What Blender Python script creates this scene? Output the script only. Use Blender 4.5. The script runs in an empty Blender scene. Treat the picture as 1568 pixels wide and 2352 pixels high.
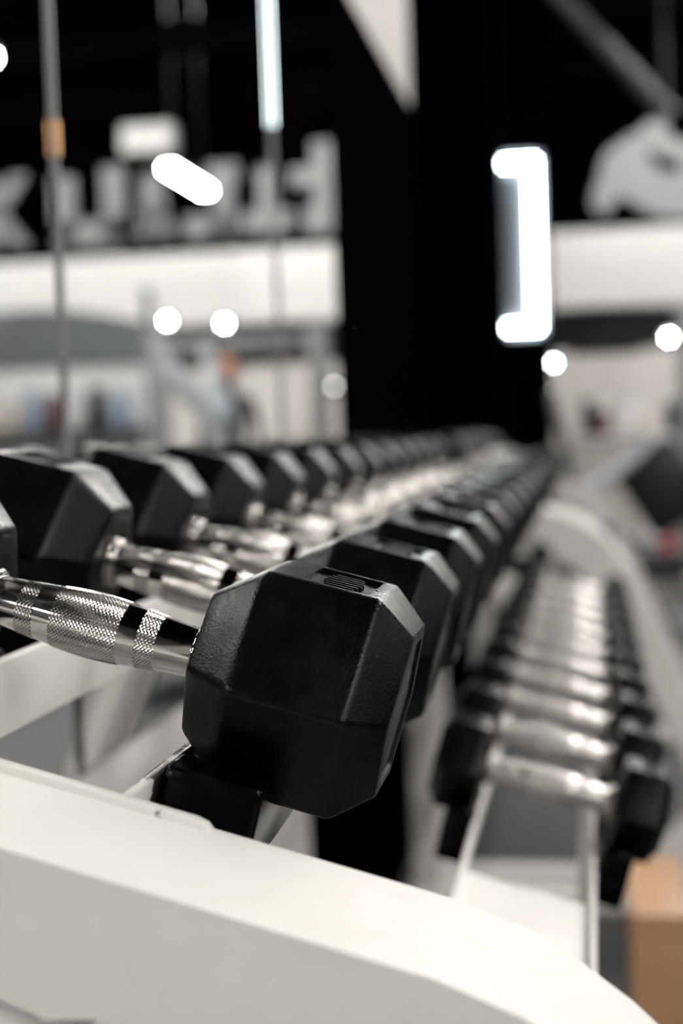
import bpy, bmesh, math, random
from mathutils import Vector, Matrix

random.seed(7)
S = bpy.context.scene
COL = S.collection

# ------------------------------------------------------------------ camera
cam_d = bpy.data.cameras.new('camera')
cam = bpy.data.objects.new('camera', cam_d)
COL.objects.link(cam)
S.camera = cam
cam_d.sensor_fit = 'VERTICAL'
cam_d.sensor_height = 36.0
cam_d.sensor_width = 24.0
cam_d.lens = 50.0
cam_d.clip_start = 0.02
_f = 3267.0
_y = Vector(((1358 - 784) / _f, (980 - 1176) / _f, 1.0)).normalized()      # row direction seen by the lens
_z = Vector((-0.024, -1.0, 0.0)); _z = (_z - _z.dot(_y) * _y).normalized()  # up, with the slight roll
_x = _y.cross(_z)
right = Vector((_x[0], _y[0], _z[0])); down = Vector((_x[1], _y[1], _z[1])); fwd = Vector((_x[2], _y[2], _z[2]))
cam.matrix_world = Matrix(((right.x, -down.x, -fwd.x, 0.0), (right.y, -down.y, -fwd.y, 0.0),
                           (right.z, -down.z, -fwd.z, 1.12), (0, 0, 0, 1)))
cam_d.dof.use_dof = True
cam_d.dof.focus_distance = 0.70
cam_d.dof.aperture_fstop = 3.6
cam_d.dof.aperture_blades = 8
cam_d.dof.aperture_rotation = math.radians(8)

# ------------------------------------------------------------------ world, exposure
W = bpy.data.worlds.new('world'); S.world = W
W.use_nodes = True
W.node_tree.nodes['Background'].inputs[0].default_value = (0.75, 0.8, 0.9, 1)
W.node_tree.nodes['Background'].inputs[1].default_value = 0.01
S.cycles.max_bounces = 8; S.cycles.diffuse_bounces = 3; S.cycles.glossy_bounces = 5; S.cycles.sample_clamp_indirect = 60
S.view_settings.view_transform = 'Standard'
S.view_settings.look = 'None'
S.view_settings.gamma = 1.0
S.view_settings.use_curve_mapping = False
S.view_settings.exposure = -0.34
BATTEN = 165.0        # emission of the ceiling battens

# ------------------------------------------------------------------ helpers
def tag(o, label=None, cat=None, group=None, kind=None):
    if label: o['label'] = label
    if cat: o['category'] = cat
    if group: o['group'] = group
    if kind: o['kind'] = kind
    return o

def empty(name, loc=(0, 0, 0), rot=(0, 0, 0)):
    o = bpy.data.objects.new(name, None); COL.objects.link(o)
    o.location = loc; o.rotation_euler = rot
    o.empty_display_size = 0.05
    return o

def link(name, mesh, m=None, parent=None, smooth=None):
    if m is not None and not mesh.materials: mesh.materials.append(m)
    o = bpy.data.objects.new(name, mesh); COL.objects.link(o)
    if parent: o.parent = parent
    if smooth is not None and not mesh.get('sm'):
        mesh['sm'] = 1
        for p in mesh.polygons: p.use_smooth = True
        mesh.set_sharp_from_angle(angle=math.radians(smooth))
    return o

def obj(name, bm, m, parent=None, smooth=None):
    bmesh.ops.recalc_face_normals(bm, faces=bm.faces)
    me = bpy.data.meshes.new(name); bm.to_mesh(me); bm.free()
    return link(name, me, m, parent, smooth)

def copy_tree(o, parent=None):
    c = o.copy(); COL.objects.link(c); c.parent = parent
    for ch in list(o.children): copy_tree(ch, c)
    return c

def box(bm, lo, hi, bev=0.0, seg=2, mat=None):
    r = bmesh.ops.create_cube(bm, size=1.0)
    vs = r['verts']
    for v in vs:
        v.co = Vector([(lo[i] + hi[i]) / 2 + v.co[i] * (hi[i] - lo[i]) for i in range(3)])
    if mat is not None:
        for v in vs: v.co = mat @ v.co
    if bev > 0:
        es = list({e for v in vs for e in v.link_edges})
        bmesh.ops.bevel(bm, geom=es, offset=bev, segments=seg, profile=0.5, affect='EDGES')
    return bm

def boxbm(lo, hi, bev=0.0, seg=2, mat=None): return box(bmesh.new(), lo, hi, bev, seg, mat)

def lathe(prof, n=32, axis='Z', bm=None, caps=True, mat=None):
    """prof: list of (position along axis, radius)"""
    bm = bm or bmesh.new(); rings = []
    for p, r in prof:
        ring = []
        for i in range(n):
            a = 2 * math.pi * i / n; c, s = r * math.cos(a), r * math.sin(a)
            co = (c, s, p) if axis == 'Z' else ((p, c, s) if axis == 'X' else (s, p, c))
            ring.append(bm.verts.new(mat @ Vector(co) if mat else co))
        rings.append(ring)
    for a, b in zip(rings, rings[1:]):
        for i in range(n):
            bm.faces.new((a[i], a[(i + 1) % n], b[(i + 1) % n], b[i]))
    if caps:
        for ring in (rings[0], rings[-1]):
            if (ring[0].co - ring[n // 2].co).length > 1e-6: bm.faces.new(ring)
    return bm

def prism(poly, a0, a1, to3, bev=0.0, seg=2, bm=None):
    """poly of (u,v); to3(u,v,w) -> Vector; extruded from w=a0 to a1"""
    bm = bm or bmesh.new()
    A = [bm.verts.new(to3(u, v, a0)) for u, v in poly]
    B = [bm.verts.new(to3(u, v, a1)) for u, v in poly]
    fa = bm.faces.new(A); fb = bm.faces.new(B[::-1]); n = len(poly)
    for i in range(n): bm.faces.new((A[i], A[(i + 1) % n], B[(i + 1) % n], B[i]))
    if bev > 0:
        es = [e for f in (fa, fb) for e in f.edges]
        bmesh.ops.bevel(bm, geom=es, offset=bev, segments=seg, profile=0.5, affect='EDGES')
    return bm

def tube(pts, r, n=12, bm=None, caps=True):
    bm = bm or bmesh.new(); pts = [Vector(p) for p in pts]
    rs = r if isinstance(r, (list, tuple)) else [r] * len(pts)
    rings = []; up = None
    for i, p in enumerate(pts):
        d = (pts[min(i + 1, len(pts) - 1)] - pts[max(i - 1, 0)]).normalized()
        if up is None: up = Vector((0, 0, 1)) if abs(d.z) < 0.9 else Vector((1, 0, 0))
        u = (up - up.dot(d) * d).normalized(); v = d.cross(u); up = u
        rings.append([bm.verts.new(p + rs[i] * (math.cos(2 * math.pi * k / n) * u + math.sin(2 * math.pi * k / n) * v)) for k in range(n)])
    for a, b in zip(rings, rings[1:]):
        for k in range(n): bm.faces.new((a[k], a[(k + 1) % n], b[(k + 1) % n], b[k]))
    if caps: bm.faces.new(rings[0][::-1]); bm.faces.new(rings[-1])
    return bm

def smooth_path(pts, n=6):
    """Catmull-Rom through the points"""
    P = [Vector(p) for p in pts]; P = [2 * P[0] - P[1]] + P + [2 * P[-1] - P[-2]]; out = []
    for i in range(1, len(P) - 2):
        for k in range(n):
            t = k / n
            out.append(0.5 * ((2 * P[i]) + (P[i + 1] - P[i - 1]) * t + (2 * P[i - 1] - 5 * P[i] + 4 * P[i + 1] - P[i + 2]) * t * t
                              + (3 * P[i] - P[i - 1] - 3 * P[i + 1] + P[i + 2]) * t ** 3))
    out.append(P[-2]); return out

# ------------------------------------------------------------------ materials
MATS = {}
def mat(name, color=(0.8, 0.8, 0.8), rough=0.5, metal=0.0, spec=0.5, coat=0.0, coat_rough=0.1,
        emit=None, noise=None, bump=None):
    m = bpy.data.materials.new(name); m.use_nodes = True
    nt = m.node_tree; b = nt.nodes['Principled BSDF']
    b.inputs['Base Color'].default_value = (*color, 1)
    b.inputs['Roughness'].default_value = rough
    b.inputs['Metallic'].default_value = metal
    b.inputs['Specular IOR Level'].default_value = spec
    b.inputs['Coat Weight'].default_value = coat
    b.inputs['Coat Roughness'].default_value = coat_rough
    if emit:
        b.inputs['Emission Color'].default_value = (*emit[0], 1)
        b.inputs['Emission Strength'].default_value = emit[1]
    tc = nt.nodes.new('ShaderNodeTexCoord')
    if noise:                    # (scale, second colour, low, high)
        sc, c2, lo, hi = noise
        n = nt.nodes.new('ShaderNodeTexNoise'); n.inputs['Scale'].default_value = sc; n.inputs['Detail'].default_value = 6
        r = nt.nodes.new('ShaderNodeValToRGB')
        r.color_ramp.elements[0].position = lo; r.color_ramp.elements[0].color = (*color, 1)
        r.color_ramp.elements[1].position = hi; r.color_ramp.elements[1].color = (*c2, 1)
        nt.links.new(tc.outputs['Object'], n.inputs['Vector'])
        nt.links.new(n.outputs['Fac'], r.inputs['Fac'])
        nt.links.new(r.outputs['Color'], b.inputs['Base Color'])
    if bump:                     # (scale, strength, distance)
        n = nt.nodes.new('ShaderNodeTexNoise'); n.inputs['Scale'].default_value = bump[0]; n.inputs['Detail'].default_value = 3
        q = nt.nodes.new('ShaderNodeBump'); q.inputs['Strength'].default_value = bump[1]; q.inputs['Distance'].default_value = bump[2]
        nt.links.new(tc.outputs['Object'], n.inputs['Vector'])
        nt.links.new(n.outputs['Fac'], q.inputs['Height'])
        nt.links.new(q.outputs['Normal'], b.inputs['Normal'])
    MATS[name] = m
    return m

def rubber_material():
    m = mat('black_rubber', (0.0015, 0.0013, 0.0015), rough=0.3, spec=0.15)
    nt = m.node_tree; b = nt.nodes['Principled BSDF']; tc = nt.nodes['Texture Coordinate']
    fine = nt.nodes.new('ShaderNodeTexNoise'); fine.inputs['Scale'].default_value = 750; fine.inputs['Detail'].default_value = 3
    vor = nt.nodes.new('ShaderNodeTexVoronoi'); vor.inputs['Scale'].default_value = 160
    add = nt.nodes.new('ShaderNodeMath'); add.operation = 'MULTIPLY_ADD'; add.inputs[1].default_value = 0.15
    bp = nt.nodes.new('ShaderNodeBump'); bp.inputs['Strength'].default_value = 0.38; bp.inputs['Distance'].default_value = 0.0005
    big = nt.nodes.new('ShaderNodeTexNoise'); big.inputs['Scale'].default_value = 38; big.inputs['Detail'].default_value = 7; big.inputs['Roughness'].default_value = 0.7
    rr = nt.nodes.new('ShaderNodeMapRange')
    rr.inputs['From Min'].default_value = 0.35; rr.inputs['From Max'].default_value = 0.62
    rr.inputs['To Min'].default_value = 0.24; rr.inputs['To Max'].default_value = 0.38
    for n in (fine, vor, big): nt.links.new(tc.outputs['Object'], n.inputs['Vector'])
    nt.links.new(vor.outputs['Distance'], add.inputs[0]); nt.links.new(fine.outputs['Fac'], add.inputs[2])
    nt.links.new(add.outputs[0], bp.inputs['Height']); nt.links.new(bp.outputs['Normal'], b.inputs['Normal'])
    nt.links.new(big.outputs['Fac'], rr.inputs['Value']); nt.links.new(rr.outputs['Result'], b.inputs['Roughness'])
    # chalk and dust rubbed into the surface
    r = nt.nodes.new('ShaderNodeValToRGB')
    r.color_ramp.elements[0].position = 0.5; r.color_ramp.elements[0].color = (0.0006, 0.0005, 0.0006, 1)
    r.color_ramp.elements[1].position = 0.75; r.color_ramp.elements[1].color = (0.0022, 0.0019, 0.0018, 1)
    nt.links.new(big.outputs['Fac'], r.inputs['Fac']); nt.links.new(r.outputs['Color'], b.inputs['Base Color'])
    return m

def rail_material():
    """white powder coat, worn down to dark steel in scuffs"""
    m = mat('scuffed_white_paint', (0.78, 0.765, 0.74), rough=0.35, coat=0.3, coat_rough=0.15)
    nt = m.node_tree; b = nt.nodes['Principled BSDF']; tc = nt.nodes['Texture Coordinate']
    mp = nt.nodes.new('ShaderNodeMapping'); mp.inputs['Scale'].default_value = (1.0, 0.55, 0.5)
    n1 = nt.nodes.new('ShaderNodeTexNoise'); n1.inputs['Scale'].default_value = 95; n1.inputs['Detail'].default_value = 9; n1.inputs['Roughness'].default_value = 0.72
    n2 = nt.nodes.new('ShaderNodeTexNoise'); n2.inputs['Scale'].default_value = 60; n2.inputs['Detail'].default_value = 2
    ml = nt.nodes.new('ShaderNodeMath'); ml.operation = 'MULTIPLY'
    r = nt.nodes.new('ShaderNodeValToRGB')
    r.color_ramp.elements[0].position = 0.285; r.color_ramp.elements[0].color = (0.78, 0.765, 0.74, 1)
    r.color_ramp.elements[1].position = 0.325; r.color_ramp.elements[1].color = (0.035, 0.028, 0.028, 1)
    nt.links.new(tc.outputs['Object'], mp.inputs['Vector'])
    nt.links.new(mp.outputs['Vector'], n1.inputs['Vector']); nt.links.new(mp.outputs['Vector'], n2.inputs['Vector'])
    nt.links.new(n1.outputs['Fac'], ml.inputs[0]); nt.links.new(n2.outputs['Fac'], ml.inputs[1])
    # most of the rubbing happens beside each dumbbell head
    sx = nt.nodes.new('ShaderNodeSeparateXYZ'); nt.links.new(tc.outputs['Object'], sx.inputs[0])
    a1 = nt.nodes.new('ShaderNodeMath'); a1.operation = 'MULTIPLY_ADD'
    a1.inputs[1].default_value = 2 * math.pi / 0.1974; a1.inputs[2].default_value = -2 * math.pi * 0.675 / 0.1974
    a2 = nt.nodes.new('ShaderNodeMath'); a2.operation = 'COSINE'
    a3 = nt.nodes.new('ShaderNodeMath'); a3.operation = 'MULTIPLY_ADD'; a3.inputs[1].default_value = 0.075
    nt.links.new(sx.outputs['Y'], a1.inputs[0]); nt.links.new(a1.outputs[0], a2.inputs[0])
    nt.links.new(a2.outputs[0], a3.inputs[0]); nt.links.new(ml.outputs[0], a3.inputs[2])
    nt.links.new(a3.outputs[0], r.inputs['Fac']); nt.links.new(r.outputs['Color'], b.inputs['Base Color'])
    return m

RUBBER = rubber_material()
RAIL = rail_material()
WHITE = mat('white_powder_coat', (0.80, 0.785, 0.76), rough=0.5, spec=0.1, coat=0.015, coat_rough=0.1,
            noise=(9, (0.74, 0.72, 0.70), 0.45, 0.75), bump=(60, 0.05, 0.001))
CHROME = mat('chrome', (0.52, 0.505, 0.49), rough=0.1, metal=1.0, noise=(120, (0.45, 0.435, 0.42), 0.5, 0.8))
SATIN = mat('satin_steel', (0.62, 0.60, 0.58), rough=0.38, metal=1.0, noise=(120, (0.52, 0.5, 0.485), 0.5, 0.8))
KNURL = mat('knurled_chrome', (0.46, 0.445, 0.425), rough=0.2, metal=1.0)
STEEL = mat('brushed_steel', (0.55, 0.56, 0.58), rough=0.3, metal=1.0)
PLASTIC = mat('black_plastic', (0.001, 0.0008, 0.001), rough=0.2, spec=0.12, bump=(300, 0.05, 0.0005))
BLACKWALL = mat('black_wall_paint', (0.0012, 0.0008, 0.0014), rough=0.9, spec=0.0, bump=(40, 0.1, 0.002))
LIGHTWALL = mat('pale_wall_paint', (0.40, 0.38, 0.365), rough=0.7, bump=(60, 0.1, 0.002))
BEIGE = mat('warm_white_wall', (0.74, 0.71, 0.67), rough=0.6, noise=(0.7, (0.62, 0.58, 0.55), 0.4, 0.7))
WHITEBACK = mat('bright_white_laminate', (0.9, 0.9, 0.89), rough=0.4, noise=(1.0, (0.87, 0.87, 0.86), 0.4, 0.7))
FASCIA = mat('white_fascia_paint', (0.86, 0.85, 0.83), rough=0.5, noise=(0.6, (0.81, 0.80, 0.78), 0.4, 0.7))
STRIP = mat('grey_aluminium_strip', (0.22, 0.22, 0.225), rough=0.5, noise=(8, (0.18, 0.18, 0.185), 0.4, 0.7))
GREYDARK = mat('dark_grey_paint', (0.05, 0.05, 0.055), rough=0.6, noise=(2, (0.035, 0.035, 0.04), 0.4, 0.7))
JOIST = mat('black_joist_paint', (0.003, 0.0034, 0.0033), rough=0.8, spec=0.0, noise=(1.5, (0.005, 0.0055, 0.0055), 0.4, 0.7))
FLOORM = mat('speckled_rubber_floor', (0.036, 0.033, 0.033), rough=0.6, noise=(140, (0.14, 0.132, 0.13), 0.55, 0.62), bump=(90, 0.2, 0.002))
MIRROR = mat('mirror_glass', (0.95, 0.965, 0.96), rough=0.0, metal=1.0)
EMBLEM = mat('pale_emblem_vinyl', (0.36, 0.375, 0.375), rough=0.5, noise=(3, (0.33, 0.345, 0.345), 0.4, 0.7))
LETTER = mat('white_sign_vinyl', (0.30, 0.31, 0.31), rough=0.5, noise=(3, (0.26, 0.27, 0.27), 0.4, 0.7))
LAMP = mat('lamp_diffuser', (0.9, 0.9, 0.9), emit=((1.0, 0.965, 0.92), BATTEN))
WOOD = mat('birch_plywood', (0.55, 0.33, 0.18), rough=0.5, noise=(6, (0.45, 0.25, 0.13), 0.35, 0.7))
GREYPANEL = mat('blue_grey_laminate', (0.16, 0.175, 0.19), rough=0.5, noise=(4, (0.14, 0.15, 0.165), 0.4, 0.7))
GREYPOST = mat('light_grey_paint', (0.26, 0.26, 0.265), rough=0.45, noise=(4, (0.22, 0.22, 0.225), 0.4, 0.7))
BLACKVINYL = mat('black_vinyl', (0.006, 0.006, 0.008), rough=0.4, bump=(150, 0.1, 0.001))

# ------------------------------------------------------------------ the room
def struct(name, bm, m, smooth=None): return tag(obj(name, bm, m, None, smooth), kind='structure')

XW = -0.50                                   # plane of the mirrored wall
struct('floor', boxbm((-4, -5, -0.1), (9, 16.2, 0)), FLOORM)
struct('ceiling', boxbm((-4, -5, 5.5), (9, 16.2, 5.6)), BLACKWALL)
# left wall: white dado below the mirrors, black panel, pale wall above
wl = struct('wall_left', boxbm((XW - 0.12, -5, 0), (XW - 0.006, 4.25, 5.5)), LIGHTWALL)
obj('dado_panel', boxbm((XW - 0.006, -5, 0), (XW + 0.004, 2.38, 0.793), 0.002), FASCIA, wl)
obj('black_panel', boxbm((XW - 0.006, 2.385, 0), (XW + 0.004, 2.860, 0.793), 0.002), BLACKWALL, wl)
obj('black_panel', boxbm((XW - 0.006, 2.863, 0), (XW + 0.004, 4.248, 2.067), 0.002), BLACKWALL, wl)
wf = struct('wall_far', boxbm((-4, 16.0, 0), (9, 16.2, 5.5)), BLACKWALL)
obj('lower_panel', boxbm((-4, 15.96, 0), (9, 16.0, 1.95)), BEIGE, wf)
obj('soffit_shade_panel', boxbm((-4, 15.98, 1.95), (9, 16.0, 2.40)), GREYDARK, wf)  # shade under the fascia, painted as a dark grey strip
obj('fascia_panel', boxbm((-4, 15.45, 2.40), (9, 16.0, 3.20), 0.01), FASCIA, wf)
struct('wall_right', boxbm((9, -5, 0), (9.2, 16.2, 5.5)), BLACKWALL)
struct('wall_back', boxbm((-4, -5.2, 0), (9, -5, 5.5)), GREYDARK)
struct('wall_side', boxbm((-4.2, 4.2, 0), (-4, 16.2, 5.5)), BLACKWALL)
struct('wall_partition', boxbm((-4, 9.1, 0), (-0.235, 9.25, 5.5)), BLACKWALL)
tag(obj('pillar', prism([(-0.95, 6.0), (-0.37, 6.0), (-0.37, 6.55), (-0.95, 6.55)], 0, 5.5, lambda u, v, w: Vector((u, v, w)), 0.01), BLACKWALL), kind='structure')
for i, (yy, zz) in enumerate(((11.8, 3.90), (10.2, 3.94), (7.2, 5.1))):
    # steel ceiling joists: I-section
    h, w, t = 0.22, 0.14, 0.02
    poly = [(-w/2, 0), (w/2, 0), (w/2, t), (t/2, t), (t/2, h - t), (w/2, h - t), (w/2, h), (-w/2, h), (-w/2, h - t), (-t/2, h - t), (-t/2, t), (-w/2, t)]
    struct('trim_%d' % (i + 1), prism(poly, -0.2 if yy < 9.1 else -0.2, 9.0, lambda u, v, q, yy=yy, zz=zz: Vector((q, yy + u, zz + v))), JOIST)

# ------------------------------------------------------------------ mirrors and their joints
seams = [-0.645, 0.333, 1.311, 2.289, 2.863]
mlab = ['tall wall mirror panel nearest the camera, left of the picture edge',
        'wall mirror panel at the left edge behind the nearest dumbbells',
        'wall mirror panel between the thin grey joint and the glowing joint',
        'narrow wall mirror panel between the glowing joint and the black wall panel']
for i in range(4):
    if i == 0: pass
    m = obj('wall_mirror', boxbm((XW - 0.006, seams[i] + 0.002, 0.798), (XW, seams[i + 1] - 0.002, 2.067)), MIRROR)
    tag(m, mlab[i], 'mirror', 'mirror panels on the left wall')
for i, (sy, lab) in enumerate(((0.333, 'slim metal mirror joint strip beyond the left picture edge'), (1.311, 'slim grey metal joint strip between mirror panels at far left'))):
    j = empty('mirror_joint', (XW, sy, 0.795))
    obj('strip', boxbm((-0.004, -0.0025, 0), (0.004, 0.0025, 1.272), 0.001), STRIP, j)
    if i == 1: obj('orange_reflection', boxbm((0.003, -0.004, 0.60), (0.006, 0.004, 0.635), 0.001), mat('orange_reflection_metal', (0.6, 0.33, 0.14), rough=0.3, metal=1.0), j)['label'] = 'small orange piece built for a reflection'  # orange reflection on the strip, built in as a metal piece
    tag(j, lab, 'trim', 'metal strips between mirror panels')
j = empty('mirror_joint', (XW, 2.289, 0.795))
obj('strip', boxbm((-0.004, -0.003, 0), (0.004, 0.003, 1.272), 0.001), STRIP, j)
obj('glow_strip', boxbm((0.004, -0.0015, 0.83), (0.006, 0.0015, 1.272), 0.0005), mat('led_strip_diffuser', emit=((0.80, 0.97, 1.0), 9.0)), j)['label'] = 'glowing white strip'  # thin emissive strip along the upper part of the joint
tag(j, 'vertical mirror joint with a glowing white strip in its upper half', 'light', 'metal strips between mirror panels')

# ------------------------------------------------------------------ dumbbells
T = 0.268                                   # shelves and dumbbells tip towards the aisle
A = Vector((math.cos(T), 0, -math.sin(T))); N = Vector((math.sin(T), 0, math.cos(T)))
O1 = Vector((-0.2575, 0.7062, 1.0247)); STEP1 = 0.1974
O2 = Vector((-0.0478, 1.366, 0.7773)); STEP2 = 0.172

def rhex(R, rc, k=5):
    """rounded hexagon, flats up and down: list of (y, n)"""
    out = []
    for i in range(6):
        a = math.radians(60 * i); inner = R - rc / math.cos(math.radians(30))
        c = (inner * math.cos(a), inner * math.sin(a))
        for j in range(k):
            b = a + math.radians(-30 + 60 * j / (k - 1))
            out.append((c[0] + rc * math.cos(b), c[1] + rc * math.sin(b)))
    return out

def head_mesh(R, s_in, s0, s1, s_end, recess=True):
    """hexagonal head along +X from s_in to s_end"""
    bm = bmesh.new(); rings = []
    L = s1 - s0
    st = []
    d = s0 - s_in
    # flat chamfer towards the handle, small roundings
    st += [(s_in, 0.40, 0.2), (s_in, 0.60, 0.14), (s_in + 0.0006, 0.645, 0.18), (s_in + 0.002, 0.672, 0.17)]
    for f in (0.25, 0.5, 0.75): st.append((s_in + 0.002 + (d - 0.0055) * f, 0.672 + (0.955 - 0.672) * f, 0.15))
    st += [(s0 - 0.0035, 0.955, 0.14), (s0 - 0.0012, 0.980, 0.12), (s0 + 0.001, 0.994, 0.10), (s0 + 0.0038, 1.0, 0.085)]
    e = s_end - s1
    # flat chamfer towards the outer face, small roundings
    st += [(s1 - 0.0022, 1.0, 0.07), (s1 - 0.0007, 0.996, 0.07), (s1 + 0.0012, 0.978, 0.07),
           (s_end - 0.0022, 0.758, 0.09), (s_end - 0.0006, 0.735, 0.09), (s_end, 0.70, 0.09), (s_end, 0.62, 0.09), (s_end - 0.0016, 0.60, 0.09)]
    for s, k, rc in st:
        r = R * k
        rings.append([bm.verts.new((s, -y, n)) for y, n in rhex(r, r * rc)])
    m = len(rings[0])
    for a, b in zip(rings, rings[1:]):
        for i in range(m): bm.faces.new((a[i], a[(i + 1) % m], b[(i + 1) % m], b[i]))
    bm.faces.new(rings[0]); bm.faces.new(rings[-1])
    bmesh.ops.recalc_face_normals(bm, faces=bm.faces)
    me = bpy.data.meshes.new('head'); bm.to_mesh(me); bm.free()
    if recess:
        # moulded recess in the top flat, cut with a boolean
        tmp = bpy.data.objects.new('tmp_head', me); COL.objects.link(tmp)
        top = R * math.cos(math.radians(30))
        cb = boxbm((s0 + 0.30 * L, -R * 0.425, top - 0.0030), (s1 - 0.12 * L, R * 0.425, top + 0.01))
        cm = bpy.data.meshes.new('tmp_cut'); bmesh.ops.recalc_face_normals(cb, faces=cb.faces); cb.to_mesh(cm); cb.free()
        cut = bpy.data.objects.new('tmp_cut', cm); COL.objects.link(cut)
        md = tmp.modifiers.new('b', 'BOOLEAN'); md.operation = 'DIFFERENCE'; md.object = cut; md.solver = 'EXACT'
        dg = bpy.context.evaluated_depsgraph_get()
        new = bpy.data.meshes.new_from_object(tmp.evaluated_get(dg))
        bpy.data.objects.remove(tmp); bpy.data.objects.remove(cut)
        new.name = 'head'; me = new
    me.materials.clear()
    return me

def knurl_mesh(x0, x1, rfun, pa=0.0021, pc=0.0024, h=0.0005):
    """real diamond knurling: little pyramids wrapped round the grip"""
    bm = bmesh.new()
    na = max(2, round((x1 - x0) / pa)); pa = (x1 - x0) / na
    nc = round(2 * math.pi * rfun((x0 + x1) / 2) / pc)
    lat = {}
    def V(i2, j2):                             # half-step lattice
        j2 %= 2 * nc; key = (i2, j2)
        if key not in lat:
            x = x0 + i2 * pa / 2; r = rfun(x)
            peak = (i2 % 2 == 1 and j2 % 2 == 1) or (i2 % 2 == 0 and j2 % 2 == 0)
            r = r + (h if peak else 0) - 0.0001
            a = math.pi * j2 / nc
            lat[key] = bm.verts.new((x, r * math.cos(a), r * math.sin(a)))
        return lat[key]
    for i2 in range(0, 2 * na + 1):
        for j2 in range(2 * nc):
            if (i2 + j2) % 2 == 0 and (i2 % 2 == j2 % 2):
                c = V(i2, j2)
                E_ = V(i2 + 1, j2) if i2 < 2 * na else None
                W_ = V(i2 - 1, j2) if i2 > 0 else None
                Nn, Ss = V(i2, j2 + 1), V(i2, j2 - 1)
                if E_: bm.faces.new((c, E_, Nn)); bm.faces.new((c, Ss, E_))
                if W_: bm.faces.new((c, Nn, W_)); bm.faces.new((c, W_, Ss))
    bmesh.ops.recalc_face_normals(bm, faces=bm.faces)
    me = bpy.data.meshes.new('knurling'); bm.to_mesh(me); bm.free()
    return me

HL = 0.0575                                  # half the bare handle
def GRIP(x):                               # gently swollen grip
    u = min(1.0, abs(x) / HL); return 0.0132 + 0.0041 * (0.5 + 0.5 * math.cos(math.pi * min(1, u * 1.02)))

def make_dumbbell(R, s0, s1, s_end, label, hk=1.0, chrome=None):
    t = empty('hex_dumbbell')
    grip_r = lambda x: hk * GRIP(x)
    CH = chrome or CHROME; KN = chrome or KNURL
    hs = [-HL + 2 * HL * i / 30 for i in range(31)]
    obj('handle', lathe([(-HL - 0.006, 0.0132)] + [(x, grip_r(x)) for x in hs] + [(HL + 0.006, 0.0132)], 48, 'X'), CH, t, 60)
    for x0, x1 in ((-0.0405, -0.0305), (-0.0205, 0.0165), (0.0265, 0.0365)):
        link('knurling', knurl_mesh(x0, x1, grip_r), KN, t)
    for sg in (-1, 1):
        c = [(HL - 0.002, 0.0133), (HL - 0.0018, 0.0152), (HL - 0.0005, 0.0163), (HL + 0.0012, 0.0163), (HL + 0.0024, 0.0152), (HL + 0.0028, 0.0149), (HL + 0.0036, 0.0162), (HL + 0.005, 0.0175), (HL + 0.0075, 0.0175)]
        obj('collar', lathe([(sg * x, r) for x, r in c], 40, 'X'), CH, t, 50)
    hm = head_mesh(R, HL + 0.004, s0, s1, s_end)
    top = R * math.cos(math.radians(30))
    rb = bmesh.new()                         # raised ribs of the weight marking in the recess
    mid = s0 + 0.59 * (s1 - s0)
    for i in range(6):
        y = -R * 0.27 + i * R * 0.54 / 5
        l = 0.0105 - 0.0012 * abs(i - 2.5)
        box(rb, (mid - l, y - R * 0.02, top - 0.0034), (mid + l, y + R * 0.02, top - 0.0006), 0.0004, 1)
    bmesh.ops.recalc_face_normals(rb, faces=rb.faces)
    rm = bpy.data.meshes.new('marking'); rb.to_mesh(rm); rb.free()
    for sg in (1, -1):
        h = link('head', hm, RUBBER, t, 28)
        if sg < 0: h.rotation_euler = (0, 0, math.pi)
        mk = link('marking', rm, RUBBER, h)
    tag(t, label, 'dumbbell')
    return t

ORD1 = ['first', 'second', 'third', 'fourth', 'fifth', 'sixth', 'seventh', 'eighth']
ORD = ['', 'second', 'third', 'fourth', 'fifth', 'sixth', 'seventh', 'eighth', 'ninth', 'tenth', 'eleventh', 'twelfth', 'thirteenth', 'fourteenth']
big = make_dumbbell(0.0648, 0.0885, 0.1462, 0.1655, 'nearest black rubber hex dumbbell with chrome knurled handle, in sharp focus')
N_UP = 13
for k in range(N_UP):
    d = big if k == 0 else copy_tree(big)
    d.location = O1 + Vector((0, STEP1 * k, 0)); d.rotation_euler = (0, T, 0)
    if k: d['label'] = 'blurred black hex dumbbell, %s from the near end of the upper shelf' % ORD[k]
    d['group'] = 'hex dumbbells on the upper rack shelf'
small = make_dumbbell(0.050, 0.069, 0.102, 0.112, 'x', 0.9, SATIN)
N_LO = 11
for k in range(N_LO):
    d = small if k == 0 else copy_tree(small)
    d.location = O2 + Vector((0, STEP2 * k, 0)); d.rotation_euler = (0, T, 0)
    d['label'] = ('small black hex dumbbell nearest the camera on the lower shelf' if k == 0 else
                  'small black hex dumbbell, %s from the near end of the lower shelf' % ORD[k])
    d['group'] = 'small hex dumbbells on the lower rack shelf'

# ------------------------------------------------------------------ the rack
FRAME_Y = 0.51; FRAME_W = 0.09
def sn(s, n, o=O1): return (o.x + A.x * s + N.x * n, o.z + A.z * s + N.z * n)

outer = [sn(-0.20, -0.05), sn(0.0, -0.05), sn(0.217, -0.05), sn(0.2515, -0.0543), sn(0.275, -0.0615), sn(0.2985, -0.071), sn(0.311, -0.0777),
         (0.048, 0.838), (0.078, 0.792), (0.106, 0.735), (0.150, 0.635), (0.245, 0.40), (0.400, 0.03)]
inner = [(0.325, 0.03), (0.172, 0.40), (0.083, 0.60), (0.045, 0.685), (0.015, 0.735), (-0.018, 0.772), sn(0.225, -0.123), sn(0.17, -0.119), sn(0.10, -0.117), sn(0.089, -0.113), sn(0.083, -0.103), sn(0.076, -0.099), sn(-0.20, -0.099)]

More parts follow.
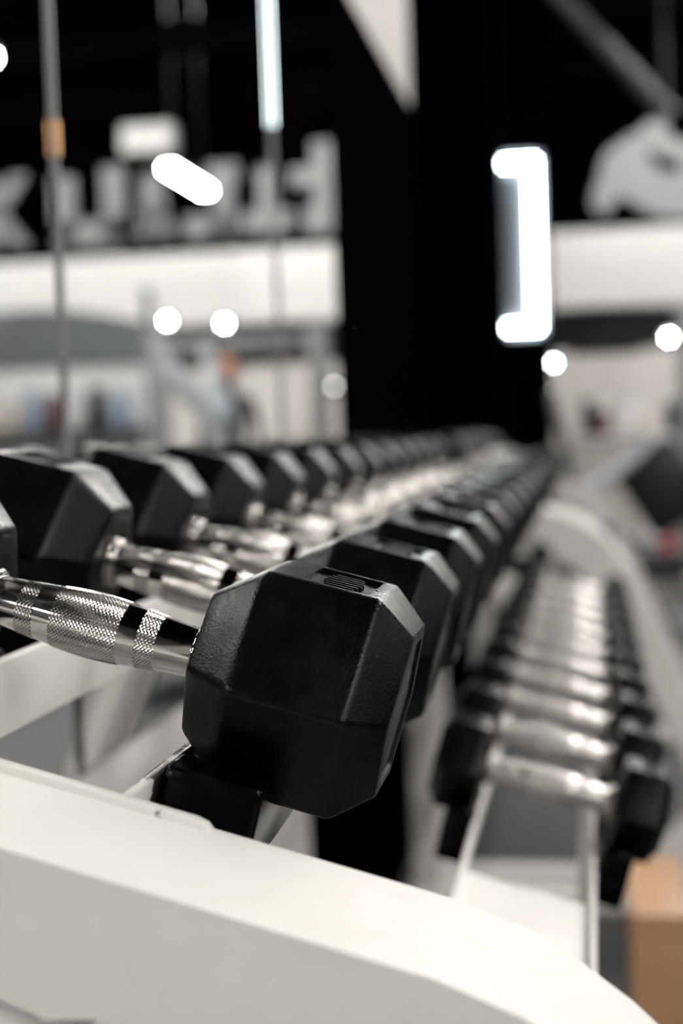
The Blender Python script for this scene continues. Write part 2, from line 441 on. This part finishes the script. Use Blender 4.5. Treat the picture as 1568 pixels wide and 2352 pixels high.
def make_frame(rack, y0, brace):
    f = obj('end_frame', prism(outer + inner, y0, y0 + FRAME_W, lambda u, v, w: Vector((u, w, v)), 0.011, 4), WHITE, rack, 35)
    yc = y0 + FRAME_W / 2
    # recessed gusset under the arm, rear post, lower arm and foot
    g = [sn(-0.15, -0.09), sn(0.06, -0.09), sn(0.075, -0.1), sn(0.09, -0.12), (-0.15, 0.83), (-0.22, 0.82), (-0.33, 0.85), (-0.385, 0.87)]
    obj('gusset', prism(g, y0 + 0.008, y0 + FRAME_W - 0.008, lambda u, v, w: Vector((u, w, v)), 0.003, 2), WHITE, f, 35)
    obj('rear_post', boxbm((-0.44, yc - 0.03, 0.03), (-0.37, yc + 0.03, 0.99), 0.006), WHITE, f, 35)
    la = [sn(-0.36, -0.052, O2), sn(0.10, -0.052, O2), sn(0.115, -0.11, O2), sn(-0.36, -0.11, O2)]
    obj('lower_arm', prism(la, yc - 0.035, yc + 0.035, lambda u, v, w: Vector((u, w, v)), 0.006, 2), WHITE, f, 35)
    obj('foot', boxbm((-0.46, yc - 0.04, 0.0), (0.44, yc + 0.04, 0.045), 0.008), WHITE, f, 35)
    if brace:
        b = [(0.03, 0.02), (0.10, 0.03), (0.18, 0.09), (0.30, 0.21), (0.265, 0.30), (0.19, 0.235), (0.11, 0.15), (0.03, 0.09)]
        obj('brace', prism(b, y0 + 0.01, y0 + FRAME_W - 0.01, lambda u, v, w: Vector((u, w, v)), 0.006, 2), WHITE, f, 35)
    return f

def rail(rack, name, o, s, n_top, h, y0, y1, m=RAIL, th=0.0055):
    bm = bmesh.new()
    poly = [(s, n_top), (s + th, n_top), (s + th, n_top - h), (s, n_top - h)]
    prism(poly, y0, y1, lambda u, v, w: Vector((o.x + A.x * u + N.x * v, w, o.z + A.z * u + N.z * v)), 0.0)
    P = lambda u, v, w: Vector((o.x + A.x * u + N.x * v, w, o.z + A.z * u + N.z * v))
    k = 0.0018
    poly = [(s + k, n_top), (s + th - k, n_top), (s + th - 0.0005, n_top - 0.0005), (s + th, n_top - k), (s + th, n_top - h), (s, n_top - h), (s, n_top - k), (s + 0.0005, n_top - 0.0005)]
    return obj(name, prism(poly, y0, y1, P), m, rack, 50)

def saddle_mesh(R, s_a, s_b, drop):
    ap = R * math.cos(math.radians(30)); g = 0.0006
    sq = math.sqrt(3)
    yo = R * 0.99
    fn = lambda n: (R - 0.0) - (-n) / sq + g * 1.15     # y of the lower hex facet at height n
    nt = -0.71 * ap
    half = [(0.0, -ap - g), (R / 2 + g * 0.6, -ap - g), (fn(nt - 0.003), nt - 0.003), (fn(nt) + 0.0015, nt), (yo - 0.006, nt), (yo - 0.0018, nt - 0.0018), (yo, nt - 0.006), (yo, nt - 0.03), (yo - 0.012, -ap - drop), (0.0, -ap - drop)]
    poly = half + [(-y, n) for y, n in half[::-1][1:-1]]
    bm = prism(poly, s_a, s_b, lambda u, v, w: Vector((w, -u, v)), 0.0035, 3)
    bmesh.ops.recalc_face_normals(bm, faces=bm.faces)
    me = bpy.data.meshes.new('saddle'); bm.to_mesh(me); bm.free()
    me.materials.append(PLASTIC)
    return me

rack = empty('dumbbell_rack', (0, 0.5, 0))
rack.location = (0, 0, 0)
tag(rack, 'white tubular steel dumbbell rack with tilted shelves and curved end frames', 'rack')
make_frame(rack, FRAME_Y, False)
make_frame(rack, 3.26, True)
Y0, Y1 = FRAME_Y + FRAME_W - 0.002, 3.262
# the shelf end plate standing a little proud of the near frame
lip = [(-0.20, -0.098), (-0.20, -0.0462), (0.098, -0.0462), (0.1035, -0.0472), (0.1065, -0.0497), (0.1085, -0.054), (0.112, -0.098)]
def tilt3(o): return lambda u, v, w: Vector((o.x + A.x * u + N.x * v, w, o.z + A.z * u + N.z * v))
obj('shelf_end_plate', prism(lip, FRAME_Y + FRAME_W - 0.007, FRAME_Y + FRAME_W + 0.001, tilt3(O1), 0.0015, 2), RAIL, rack, 40)
rail(rack, 'upper_front_rail', O1, 0.060, -0.0475, 0.05, Y0, Y1)
rail(rack, 'upper_rear_rail', O1, -0.0655, -0.0415, 0.05, Y0, Y1, WHITE)
rail(rack, 'lower_front_rail', O2, 0.050, -0.041, 0.05, Y0, Y1, WHITE)
rail(rack, 'lower_rear_rail', O2, -0.062, -0.041, 0.05, Y0, Y1, WHITE)
pl = [(-0.056, -0.05), (0.050, -0.05), (0.050, -0.062), (-0.056, -0.062)]
obj('cross_plate', prism(pl, 1.03, 1.20, tilt3(O2), 0.002, 2), WHITE, rack, 35)
sm_big = saddle_mesh(0.0648, 0.0685, 0.117, 0.028)
sm_small = saddle_mesh(0.050, 0.0605, 0.090, 0.045)
for o, st, n, me in ((O1, STEP1, N_UP, sm_big), (O2, STEP2, N_LO, sm_small)):
    for k in range(n):
        for sg in (1, -1):
            s_ = link('saddle', me, None, rack, 40)
            s_.location = o + Vector((0, st * k, 0))
            if sg > 0: s_.rotation_euler = (0, T, 0)
            else: s_.matrix_world = Matrix.Translation(o + Vector((0, st * k, 0))) @ Matrix.Rotation(T, 4, 'Y') @ Matrix.Rotation(math.pi, 4, 'Z')

# second rack further along the wall
rack2 = empty('dumbbell_rack')
tag(rack2, 'second white dumbbell rack standing beyond the first one, its end curve just visible', 'rack')
make_frame(rack2, 3.42, False); make_frame(rack2, 5.06, False)
for nm, o, s, nt in (('upper_front_rail', O1, 0.060, -0.0475), ('upper_rear_rail', O1, -0.0655, -0.0415), ('lower_front_rail', O2, 0.050, -0.041), ('lower_rear_rail', O2, -0.062, -0.041)):
    rail(rack2, nm, o, s, nt, 0.05, 3.50, 5.07, WHITE)
for row, (proto, o, st, n, me, lab, grp) in enumerate(((big, O1, 0.1974, 8, sm_big, 'hex dumbbell on the upper shelf of the far rack, %s from its near end', 'dumbbells on the far rack, upper shelf'),
                                      (small, O2, 0.172, 8, sm_small, 'small hex dumbbell on the lower shelf of the far rack, %s from its near end', 'dumbbells on the far rack, lower shelf'))):
    for k in range(n):
        d = copy_tree(proto); d.location = Vector((o.x, 3.60 + st * k, o.z)); d.rotation_euler = (0, T, 0)
        d['label'] = lab % ORD1[k]; d['group'] = grp
        for sg in (1, -1):
            s_ = link('saddle', me, None, rack2, 40)
            s_.matrix_world = Matrix.Translation(d.location) @ Matrix.Rotation(T, 4, 'Y') @ Matrix.Rotation(0 if sg > 0 else math.pi, 4, 'Z')

# ------------------------------------------------------------------ ceiling battens (two seen in the mirror, the rest added out of view)
bat = empty('led_batten')
obj('housing', boxbm((-0.05, -0.55, 0.012), (0.05, 0.55, 0.05), 0.006), GREYDARK, bat)
obj('diffuser', boxbm((-0.045, -0.54, -0.03), (0.045, 0.54, 0.012), 0.012, 3), LAMP, bat)
for sy in (-0.4, 0.4): obj('suspension_rod', tube([(0, sy, 0.05), (0, sy, 2.3)], 0.004, 8), STEEL, bat)
wash_mesh = bat.children[1].data.copy(); wash_mesh.materials.clear()
wash_mesh.materials.append(mat('added_washer_diffuser', (0.9, 0.9, 0.9), emit=((1.0, 0.975, 0.94), BATTEN * 4.3)))
blab = {(2.12, 11.1): 'bright linear led batten above the sign letters, seen in the mirror', (2.12, 6.75): 'bright linear led batten at the upper left corner, seen in the mirror'}
first = True
for x in (2.12, 5.9, 3.0, 1.2):
    for y in (-4.8, -2.0, 1.05, 6.75, 11.1) if x in (2.12, 5.9) else ((-1.7, -3.1) if x == 3.0 else (2.9, 5.6)):
        b = bat if first else copy_tree(bat); first = False
        b.location = (x, y, 3.2)
        tag(b, blab.get((x, y), 'unseen led batten added outside the picture to brighten the scene'), 'light', 'suspended led battens')

# unseen battens added under the ceiling to brighten the far wall
for i, (x, lab) in enumerate(((0.3, 'above the emblem'), (1.9, 'right of the emblem'), (3.6, 'above the middle letters'), (5.3, 'above the outer letters'), (7.0, 'beyond the sign'))):
    b = copy_tree(bat); b.location = (x, 12.2, 5.2); b.rotation_euler = (0, 0, math.pi / 2)
    for ch in b.children:
        if ch.name.startswith('diffuser'): ch.data = wash_mesh
        if ch.name.startswith('suspension'): ch.scale = (1, 1, 0.12); ch.location = (0, 0, 0.03)
    tag(b, 'added unseen led batten brightening the far wall, ' + lab, 'light', 'added unseen ceiling washers')

b = copy_tree(bat); b.location = (2.5, 7.3, 5.0)  # unseen batten added to brighten the display shelf
for ch in b.children:
    if ch.name.startswith('diffuser'): ch.data = wash_mesh
    if ch.name.startswith('suspension'): ch.scale = (1, 1, 0.2); ch.location = (0, 0, 0.03)
tag(b, 'strong unseen led batten added to brighten the display shelf', 'light', 'added unseen ceiling washers')

# ------------------------------------------------------------------ sign and emblem on the far wall
sign = empty('wall_sign', (0, 15.98, 3.4))
tag(sign, 'row of large white block letters on the black wall, seen in the mirror', 'sign')
def flat(name, poly, parent, y0=-0.06, y1=0.0, m=LETTER):
    return obj(name, prism([(x, z - 3.4) for x, z in poly], y0, y1, lambda u, v, w: Vector((u, w, v)), 0.004, 1), m, parent)
def rect(x0, x1, z0, z1): return [(x0, z0), (x1, z0), (x1, z1), (x0, z1)]
def letter(parent, rects):
    bm = bmesh.new()
    for r in rects:
        prism([(x, z - 3.4) for x, z in r], -0.06, 0.0, lambda u, v, w: Vector((u, w, v)), 0.0, 1, bm)
    return obj('letter', bm, LETTER, parent)
letter(sign, [rect(1.82, 2.02, 3.42, 4.42), rect(2.02, 2.14, 3.42, 3.72), rect(2.02, 2.28, 3.95, 4.14)])                    # J
letter(sign, [rect(2.30, 2.86, 3.46, 3.70), rect(2.46, 2.66, 3.70, 4.18)])                                                 # inverted T
letter(sign, [rect(2.95, 3.20, 3.44, 4.05), rect(3.05, 3.55, 3.44, 3.68), rect(2.90, 3.25, 4.05, 4.25)])                    # stepped letter
letter(sign, [[(3.70, 3.46), (3.85, 3.46), (3.95, 4.2), (3.82, 4.2)], [(3.98, 3.46), (4.10, 3.46), (4.02, 4.2), (3.90, 4.2)], rect(3.80, 4.02, 3.66, 3.84)])   # A
letter(sign, [rect(4.25, 4.50, 3.48, 4.30), rect(4.85, 5.12, 3.48, 4.22), rect(4.25, 5.12, 3.42, 3.70)])                   # U
letter(sign, [[(5.42, 3.46), (5.62, 3.46), (5.85, 3.80), (5.80, 3.95)], [(5.42, 4.28), (5.62, 4.28), (5.88, 3.90), (5.78, 3.78)], rect(5.80, 6.0, 3.46, 4.28)])   # K
blk = tag(flat('wall_unit', rect(3.60, 4.20, 4.42, 4.72), None, -0.22, 0.0, FASCIA), 'small pale box mounted on the black wall above the letters', 'wall unit'); blk.location = (0, 15.98, 3.4)
emb = [(0.065, 3.518), (0.138, 3.439), (0.245, 3.454), (0.334, 3.599), (0.409, 3.616), (0.534, 3.501), (0.691, 3.406), (0.848, 3.364), (1.059, 3.346), (1.29, 3.38), (1.377, 3.609), (1.331, 3.93), (1.179, 4.152), (1.04, 4.162), (0.918, 4.17), (0.88, 4.364), (0.744, 4.406), (0.638, 4.371), (0.593, 4.267), (0.487, 4.264), (0.25, 4.109), (0.172, 3.985), (0.147, 3.815), (0.08, 3.69)]
eo = empty('wall_emblem', (0, 15.98, 3.4))
flat('emblem_shape', emb, eo, m=EMBLEM)
flat('dark_stroke', [(0.66, 4.10), (0.70, 3.96), (0.80, 3.86), (0.95, 3.80), (1.02, 3.88), (0.98, 3.98), (0.86, 3.98), (0.76, 4.06)], eo, -0.075, -0.06, BLACKWALL)
tag(eo, 'large white swooping emblem on the black wall at upper right', 'emblem')

# lit outline on the partition beside the pillar
lf = empty('wall_light', (0, 9.1, 1.7))
LEDM = mat('led_frame_diffuser', emit=((0.84, 0.95, 1.0), 60.0))
obj('back_panel', boxbm((-0.54, -0.03, 0.0), (-0.27, 0.0, 1.14), 0.004), GREYPANEL, lf)
for lo, hi in (((-0.345, -0.06, 0.04), (-0.300, -0.03, 1.10)), ((-0.52, -0.06, 1.062), (-0.345, -0.03, 1.10)), ((-0.52, -0.06, 0.04), (-0.345, -0.03, 0.078))):
    obj('led_bar', boxbm(lo, hi, 0.006), LEDM, lf)
tag(lf, 'tall white glowing led frame on the dark partition beside the pillar', 'light')

# small round lamps in the background; the bluish one stands in for a glint
LEDS = mat('spot_lens', emit=((1.0, 0.97, 0.93), 200.0))
spot = empty('spot_lamp')
obj('bezel', lathe([(0.0, 0.075), (-0.05, 0.075), (-0.06, 0.06), (-0.052, 0.052), (-0.03, 0.05)], 20, 'Y'), GREYDARK, spot, 40)
obj('lens', lathe([(-0.03, 0.022), (-0.058, 0.02), (-0.062, 0.01)], 20, 'Y'), LEDS, spot, 60)
for i, (x, y, z, lab) in enumerate(((3.635, 15.45, 2.46, 'round bright spot lamp on the white fascia, left one of the mirrored pair'),
                                    (2.98, 15.45, 2.40, 'bright spot lamp under the white fascia, right one of the mirrored pair'),
                                    (1.861, 15.96, 1.676, 'dim round lamp on the pale wall beside the black panel, in the mirror'),
                                    (0.853, 15.98, 2.063, 'round bright spot lamp near the right picture edge'),
                                    (-0.40, 15.98, 1.838, 'round bluish glow standing in for a glint above the grey bent post'))):
    s_ = spot if i == 0 else copy_tree(spot)
    if i in (2, 4):
        for ch in s_.children:
            if ch.name.startswith('lens'):
                ch.data = ch.data.copy(); ch.data.materials.clear()
                ch.data.materials.append(mat('dim_spot_lens' if i == 2 else 'bluish_glint_lens', emit=((1.0, 0.97, 0.93), 14.0) if i == 2 else ((0.85, 0.92, 1.0), 110.0)))
    s_.location = (x, y, z); tag(s_, lab, 'lamp', 'round lamps on the far wall')

# ------------------------------------------------------------------ background furniture
tv = empty('wall_screen', (0.17, 15.98, 2.13))
obj('screen', boxbm((-0.36, -0.06, -0.2), (0.36, 0.0, 0.2), 0.006), BLACKVINYL, tv)
obj('bezel', boxbm((-0.37, -0.05, -0.21), (0.37, -0.005, 0.21), 0.004), GREYDARK, tv)
tag(tv, 'wide black screen under the white fascia at right', 'screen')

# display shelf with a grey arched header (seen in the mirror)
sh = empty('display_shelf', (2.55, 9.0, 0))
arch = [(-0.70, 1.67), (0.95, 1.67)] + [(0.95 - 1.65 * i / 12, 1.90 + 0.15 * math.sin(math.pi * min(1, 0.12 + 0.88 * i / 12)) ) for i in range(13)]
obj('header', prism(arch, 0.33, 0.38, lambda u, v, w: Vector((u, w, v)), 0.005, 1), GREYPANEL, sh)
obj('post', boxbm((-0.74, -0.04, 0), (-0.69, 0.04, 2.12), 0.006), GREYPOST, sh)
obj('post', boxbm((0.95, -0.04, 0), (1.0, 0.04, 2.12), 0.006), GREYPOST, sh)
obj('back_panel', boxbm((-0.69, 0.38, 0.0), (0.95, 0.40, 1.66), 0.003), WHITEBACK, sh)
obj('shelf_board', boxbm((-0.69, 0.0, 1.18), (0.95, 0.38, 1.21), 0.003), GREYDARK, sh)
obj('shelf_board', boxbm((-0.69, 0.0, 0.55), (0.95, 0.38, 0.58), 0.003), GREYDARK, sh)
tag(sh, 'display shelf with a blue-grey arched header and grey posts, seen in the mirror', 'shelf')
cols = {'white': (0.8, 0.82, 0.82), 'pale_blue': (0.35, 0.45, 0.58), 'maroon': (0.12, 0.03, 0.035), 'cream': (0.7, 0.62, 0.54), 'charcoal': (0.03, 0.035, 0.045)}
CM = {k: mat(k + '_tub_plastic', v, rough=0.35, noise=(20, tuple(c * 0.85 for c in v), 0.4, 0.7)) for k, v in cols.items()}
seq = ['white', 'pale_blue', 'charcoal', 'white', 'maroon', 'pale_blue', 'cream', 'white', 'charcoal']
whr = ['nearest the grey post', 'second from the grey post', 'third from the grey post', 'fourth from the grey post', 'in the middle of the shelf', 'fourth from the far end', 'third from the far end', 'second from the far end', 'at the far end']
for i, c in enumerate(seq):
    tb = empty('storage_tub', (1.96 + 0.155 * i, 9.17, 1.21))
    hh = 0.24 + 0.07 * ((i * 7) % 3) / 2
    obj('body', lathe([(0, 0.055), (0.01, 0.062), (hh - 0.05, 0.062), (hh - 0.03, 0.05)], 16), CM[c], tb, 40)
    obj('lid', lathe([(hh - 0.03, 0.054), (hh, 0.054), (hh + 0.004, 0.045)], 16), CM['white' if c != 'white' else 'pale_blue'], tb, 40)
    tag(tb, '%s tub on the mirrored display shelf, %s' % (c.replace('_', ' '), whr[i]), 'tub', 'tubs on the display shelf')

# cross trainer with two white arms (seen in the mirror)
WH2 = mat('pale_blue_white_paint', (0.72, 0.77, 0.82), rough=0.25, coat=0.5, noise=(5, (0.66, 0.71, 0.77), 0.4, 0.7))
ct = empty('cross_trainer', (0.62, 6.0, 0))
obj('base_rail', boxbm((-0.30, -0.06, 0.0), (0.32, 0.06, 0.08), 0.01), GREYDARK, ct, 40)
obj('base_rail', boxbm((-0.28, -0.30, 0.0), (-0.20, 0.30, 0.06), 0.01), GREYDARK, ct, 40)
obj('base_rail', boxbm((0.22, -0.30, 0.0), (0.30, 0.30, 0.06), 0.01), GREYDARK, ct, 40)
obj('column', tube(smooth_path([(-0.10, 0, 0.08), (-0.12, 0, 0.6), (-0.06, 0, 1.15), (-0.04, 0, 1.24)]), 0.045, 14), WH2, ct, 60)
obj('flywheel_cover', lathe([(-0.05, 0.0001), (-0.05, 0.22), (-0.035, 0.25), (0.035, 0.25), (0.05, 0.22), (0.05, 0.0001)], 28, 'Y', mat=Matrix.Translation((0.05, 0, 0.36))), GREYDARK, ct, 40)
obj('arm', tube(smooth_path([(-0.06, -0.10, 1.10), (-0.03, -0.12, 1.22), (0.06, -0.14, 1.32), (0.13, -0.15, 1.42), (0.19, -0.15, 1.55)]), [0.05] * 6 + [0.045] * 12 + [0.034] * 7, 14), WH2, ct, 60)
obj('arm', tube(smooth_path([(-0.06, 0.10, 1.10), (-0.03, 0.12, 1.22), (0.01, 0.14, 1.33), (0.03, 0.15, 1.42), (0.06, 0.15, 1.55)]), [0.05] * 6 + [0.045] * 12 + [0.034] * 7, 14), WH2, ct, 60)
obj('pedal', boxbm((-0.05, -0.25, 0.20), (0.28, -0.13, 0.235), 0.01), PLASTIC, ct, 40)
obj('pedal', boxbm((-0.05, 0.13, 0.27), (0.28, 0.25, 0.305), 0.01), PLASTIC, ct, 40)
tag(ct, 'pale blue-white cross trainer with two raised arms, seen in the mirror', 'exercise machine')

# white counter with small tubs on it, seen straight ahead at right
rc = empty('reception_counter', (0.38, 12.6, 0))
obj('front_panel', boxbm((-0.52, -0.30, 0.0), (0.52, -0.27, 1.0), 0.004), BEIGE, rc)
obj('side_panel', boxbm((-0.52, -0.27, 0.0), (-0.49, 0.30, 1.0), 0.004), BEIGE, rc)
obj('side_panel', boxbm((0.49, -0.27, 0.0), (0.52, 0.30, 1.0), 0.004), BEIGE, rc)
obj('worktop', boxbm((-0.55, -0.33, 1.0), (0.55, 0.33, 1.04), 0.006), FASCIA, rc)
tag(rc, 'pale reception counter far away behind the incline bench', 'counter')
for i, (x, c, h, lab) in enumerate(((-0.02, 'charcoal', 0.34, 'dark tub at the left end of the pale counter'), (0.10, 'maroon', 0.24, 'maroon tub beside the dark tub on the pale counter'),
                                    (0.30, 'white', 0.30, 'white tub in the middle of the pale counter'), (0.44, 'cream', 0.22, 'low cream tub on the pale counter'), (0.68, 'charcoal', 0.30, 'dark tub at the right end of the pale counter'))):
    tb = empty('storage_tub', (x, 12.45, 1.04))
    obj('body', lathe([(0, 0.055), (0.01, 0.065), (h - 0.05, 0.065), (h - 0.03, 0.05)], 16), CM[c], tb, 40)
    obj('lid', lathe([(h - 0.03, 0.054), (h, 0.054), (h + 0.004, 0.045)], 16), CM['white' if c != 'white' else 'pale_blue'], tb, 40)
    tag(tb, lab, 'tub', 'tubs on the counter')

# incline bench at right
bn = empty('incline_bench', (0.27, 6.5, 0))
rot = Matrix.Translation((0.0, 0, 0.86)) @ Matrix.Rotation(math.radians(-32), 4, 'Y')
obj('back_pad', boxbm((-0.13, -0.15, -0.21), (0.17, 0.15, 0.15), 0.03, 3, rot), BLACKVINYL, bn, 45)
obj('seat_pad', boxbm((-0.20, -0.16, 0.46), (0.14, 0.16, 0.54), 0.025, 3), BLACKVINYL, bn, 45)
obj('side_tube', tube(smooth_path([(-0.33, -0.2, 0.84), (-0.20, -0.2, 0.90), (-0.06, -0.2, 1.01), (-0.03, -0.2, 1.09)]), 0.028, 12), WH2, bn, 60)
obj('side_tube', tube(smooth_path([(-0.33, -0.2, 0.84), (-0.30, -0.19, 0.6), (-0.22, -0.17, 0.40)]), 0.026, 12), WH2, bn, 60)
obj('frame', boxbm((-0.26, -0.04, 0.38), (0.22, 0.04, 0.46), 0.008), WHITE, bn, 40)
obj('upright', boxbm((0.08, -0.05, 0.40), (0.14, 0.05, 0.86), 0.008), WHITE, bn, 40)
for x in (-0.24, 0.16):
    obj('leg', boxbm((x, -0.04, 0.03), (x + 0.06, 0.04, 0.39), 0.008), WHITE, bn, 40)
    obj('foot', boxbm((x, -0.25, 0.0), (x + 0.06, 0.25, 0.05), 0.008), WHITE, bn, 40)
tag(bn, 'black padded incline bench with white tubes at right beyond the racks', 'bench')

# bent grey post beyond the racks
gp = empty('bent_post', (-0.06, 6.0, 0))
obj('base_plate', lathe([(0, 0.14), (0.012, 0.14), (0.02, 0.13), (0.02, 0.03)], 24), GREYDARK, gp, 40)
obj('post', tube(smooth_path([(0.0, 0, 0.02), (0.0, 0, 0.6), (-0.03, 0, 1.0), (-0.08, 0, 1.18), (-0.100, 0, 1.27)]), 0.027, 14), GREYPOST, gp, 60)
obj('knob', lathe([(1.26, 0.0001), (1.262, 0.028), (1.275, 0.034), (1.29, 0.028), (1.298, 0.0001)], 18, mat=Matrix.Translation((-0.101, 0, 0))), CHROME, gp, 60)
tag(gp, 'grey bent post with round chrome knob behind the far dumbbells', 'post')

# grey machine upright at the right picture edge
up = empty('machine_upright', (0.52, 8.0, 0))
obj('upright', boxbm((-0.05, -0.05, 0.0), (0.05, 0.05, 1.75), 0.008), GREYPOST, up, 40)
obj('foot', boxbm((-0.10, -0.35, 0.0), (0.10, 0.35, 0.05), 0.008), GREYPOST, up, 40)
obj('crossbar', boxbm((0.05, -0.035, 1.62), (0.9, 0.035, 1.70), 0.008), GREYPOST, up, 40)
obj('upright', boxbm((0.9, -0.05, 0.0), (1.0, 0.05, 1.75), 0.008), GREYPOST, up, 40)
tag(up, 'light grey machine frame at the right picture edge', 'exercise machine')

# kettlebell and ball far down the room
RED = mat('red_vinyl', (0.55, 0.02, 0.02), rough=0.4, noise=(20, (0.45, 0.015, 0.015), 0.4, 0.7))
kb = empty('kettlebell', (0.63, 12.0, 0))
obj('body', lathe([(0, 0.05), (0.004, 0.07), (0.03, 0.1), (0.09, 0.115), (0.15, 0.10), (0.185, 0.06), (0.195, 0.0001)], 24), RED, kb, 60)
obj('handle', tube(smooth_path([(-0.06, 0, 0.15), (-0.075, 0, 0.21), (-0.05, 0, 0.26), (0.05, 0, 0.26), (0.075, 0, 0.21), (0.06, 0, 0.15)]), 0.016, 10), STEEL, kb, 60)
tag(kb, 'red kettlebell on the floor at the right edge', 'kettlebell')
BALL = mat('pale_ball_vinyl', (0.6, 0.6, 0.62), rough=0.45, noise=(20, (0.5, 0.5, 0.52), 0.4, 0.7))
mb = empty('medicine_ball', (0.46, 12.1, 0))
obj('ball', lathe([(0.13 - 0.13 * math.cos(math.pi * i / 14), max(0.0001, 0.13 * math.sin(math.pi * i / 14))) for i in range(15)], 24), BALL, mb, 80)
obj('seam_band', lathe([(0.118, 0.1305), (0.13, 0.132), (0.142, 0.1305)], 24), GREYDARK, mb, 80)
tag(mb, 'pale medicine ball on the floor left of the red kettlebell', 'ball')

# plywood box under the lower shelf
pb = empty('wooden_crate', (0.0, 2.5, 0))
for nm, lo, hi in (('top_board', (0.045, -0.09, 0.275), (0.145, 0.25, 0.293)), ('front_board', (0.045, -0.09, 0), (0.145, -0.072, 0.275)), ('back_board', (0.045, 0.232, 0), (0.145, 0.25, 0.275)),
                   ('side_board', (0.045, -0.072, 0), (0.06, 0.232, 0.275)), ('side_board', (0.13, -0.072, 0), (0.145, 0.232, 0.275))):
    obj(nm, boxbm(lo, hi, 0.002), WOOD, pb)
tag(pb, 'narrow tan plywood crate on the floor under the lower shelf at lower right', 'crate')

# diagonal brace tube under the ceiling
cb = empty('ceiling_brace', (0.32, 10.0, 3.5))
obj('brace_tube', tube([(-0.75, 0, 0.88), (0.25, 0, -0.29)], 0.06, 14), GREYPANEL, cb, 60)
obj('hanger', tube([(-0.75, 0, 0.85), (-0.75, 0, 2.0)], 0.02, 10), GREYDARK, cb, 60)
obj('hanger', tube([(0.22, 0, -0.27), (0.22, 0, 2.0)], 0.02, 10), GREYDARK, cb, 60)
tag(cb, 'dim grey diagonal tube hanging from the ceiling at upper right', 'tube')

# ------------------------------------------------------------------ a person far down the room, seen in the mirror
def make_person(loc):
    root = empty('person', loc)
    me = bpy.data.meshes.new('body')
    V = [(0, 0, 0.95), (0, 0, 1.15), (0, 0, 1.38), (0, 0, 1.50), (0, -0.01, 1.60),
         (0.18, 0, 1.42), (0.25, 0.02, 1.15), (0.24, -0.10, 0.92), (0.23, -0.13, 0.85),
         (-0.18, 0, 1.42), (-0.25, 0.02, 1.15), (-0.24, -0.10, 0.92), (-0.23, -0.13, 0.85),
         (0.10, 0, 0.88), (0.12, -0.01, 0.48), (0.13, 0.02, 0.08), (0.14, -0.12, 0.04),
         (-0.10, 0, 0.88), (-0.12, -0.01, 0.48), (-0.13, 0.02, 0.08), (-0.14, -0.12, 0.04)]
    Eg = [(0, 1), (1, 2), (2, 3), (3, 4), (2, 5), (5, 6), (6, 7), (7, 8), (2, 9), (9, 10), (10, 11), (11, 12), (0, 13), (13, 14), (14, 15), (15, 16), (0, 17), (17, 18), (18, 19), (19, 20)]
    Rd = [0.14, 0.125, 0.15, 0.06, 0.06, 0.065, 0.045, 0.035, 0.04, 0.065, 0.045, 0.035, 0.04, 0.09, 0.06, 0.045, 0.04, 0.09, 0.06, 0.045, 0.04]
    me.from_pydata(V, Eg, [])
    o = bpy.data.objects.new('tmp_body', me); COL.objects.link(o)
    o.modifiers.new('skin', 'SKIN'); sub = o.modifiers.new('sub', 'SUBSURF'); sub.levels = 2
    if not me.skin_vertices: me.skin_vertices.new()
    for sv, r in zip(me.skin_vertices[0].data, Rd): sv.radius = (r, r * 0.85)
    me.skin_vertices[0].data[0].use_root = True
    dg = bpy.context.evaluated_depsgraph_get()
    new = bpy.data.meshes.new_from_object(o.evaluated_get(dg)); bpy.data.objects.remove(o)
    new.name = 'body'; new.materials.clear()
    link('body', new, mat('dark_sports_clothing', (0.012, 0.013, 0.02), rough=0.8, noise=(30, (0.02, 0.02, 0.03), 0.4, 0.7)), root, 80)
    skin = mat('skin', (0.45, 0.2, 0.11), rough=0.5, noise=(30, (0.4, 0.17, 0.1), 0.4, 0.7))
    hd = obj('head', lathe([(1.555, 0.0001), (1.56, 0.05), (1.59, 0.075), (1.66, 0.095), (1.73, 0.098), (1.78, 0.075), (1.805, 0.0001)], 20), skin, root, 80)
    hd.scale = (0.88, 1.08, 1.0)
    obj('nose', lathe([(1.655, 0.018), (1.69, 0.012), (1.705, 0.0001)], 8, mat=Matrix.Translation((0, -0.098, 0))), skin, hd, 60)
    for sx in (-1, 1):
        obj('ear', lathe([(1.65, 0.0001), (1.66, 0.016), (1.69, 0.02), (1.71, 0.0001)], 8, mat=Matrix.Translation((sx * 0.097, 0, 0))), skin, hd, 60)
    obj('hair', lathe([(1.70, 0.101), (1.75, 0.099), (1.79, 0.078), (1.82, 0.0001)], 20, mat=Matrix.Translation((0, 0.022, 0))), BLACKVINYL, hd, 80)
    return root
pr = make_person((2.09, 12.0, 0.02))
tag(pr, 'person in dark sportswear standing far behind, seen in the mirror', 'person')
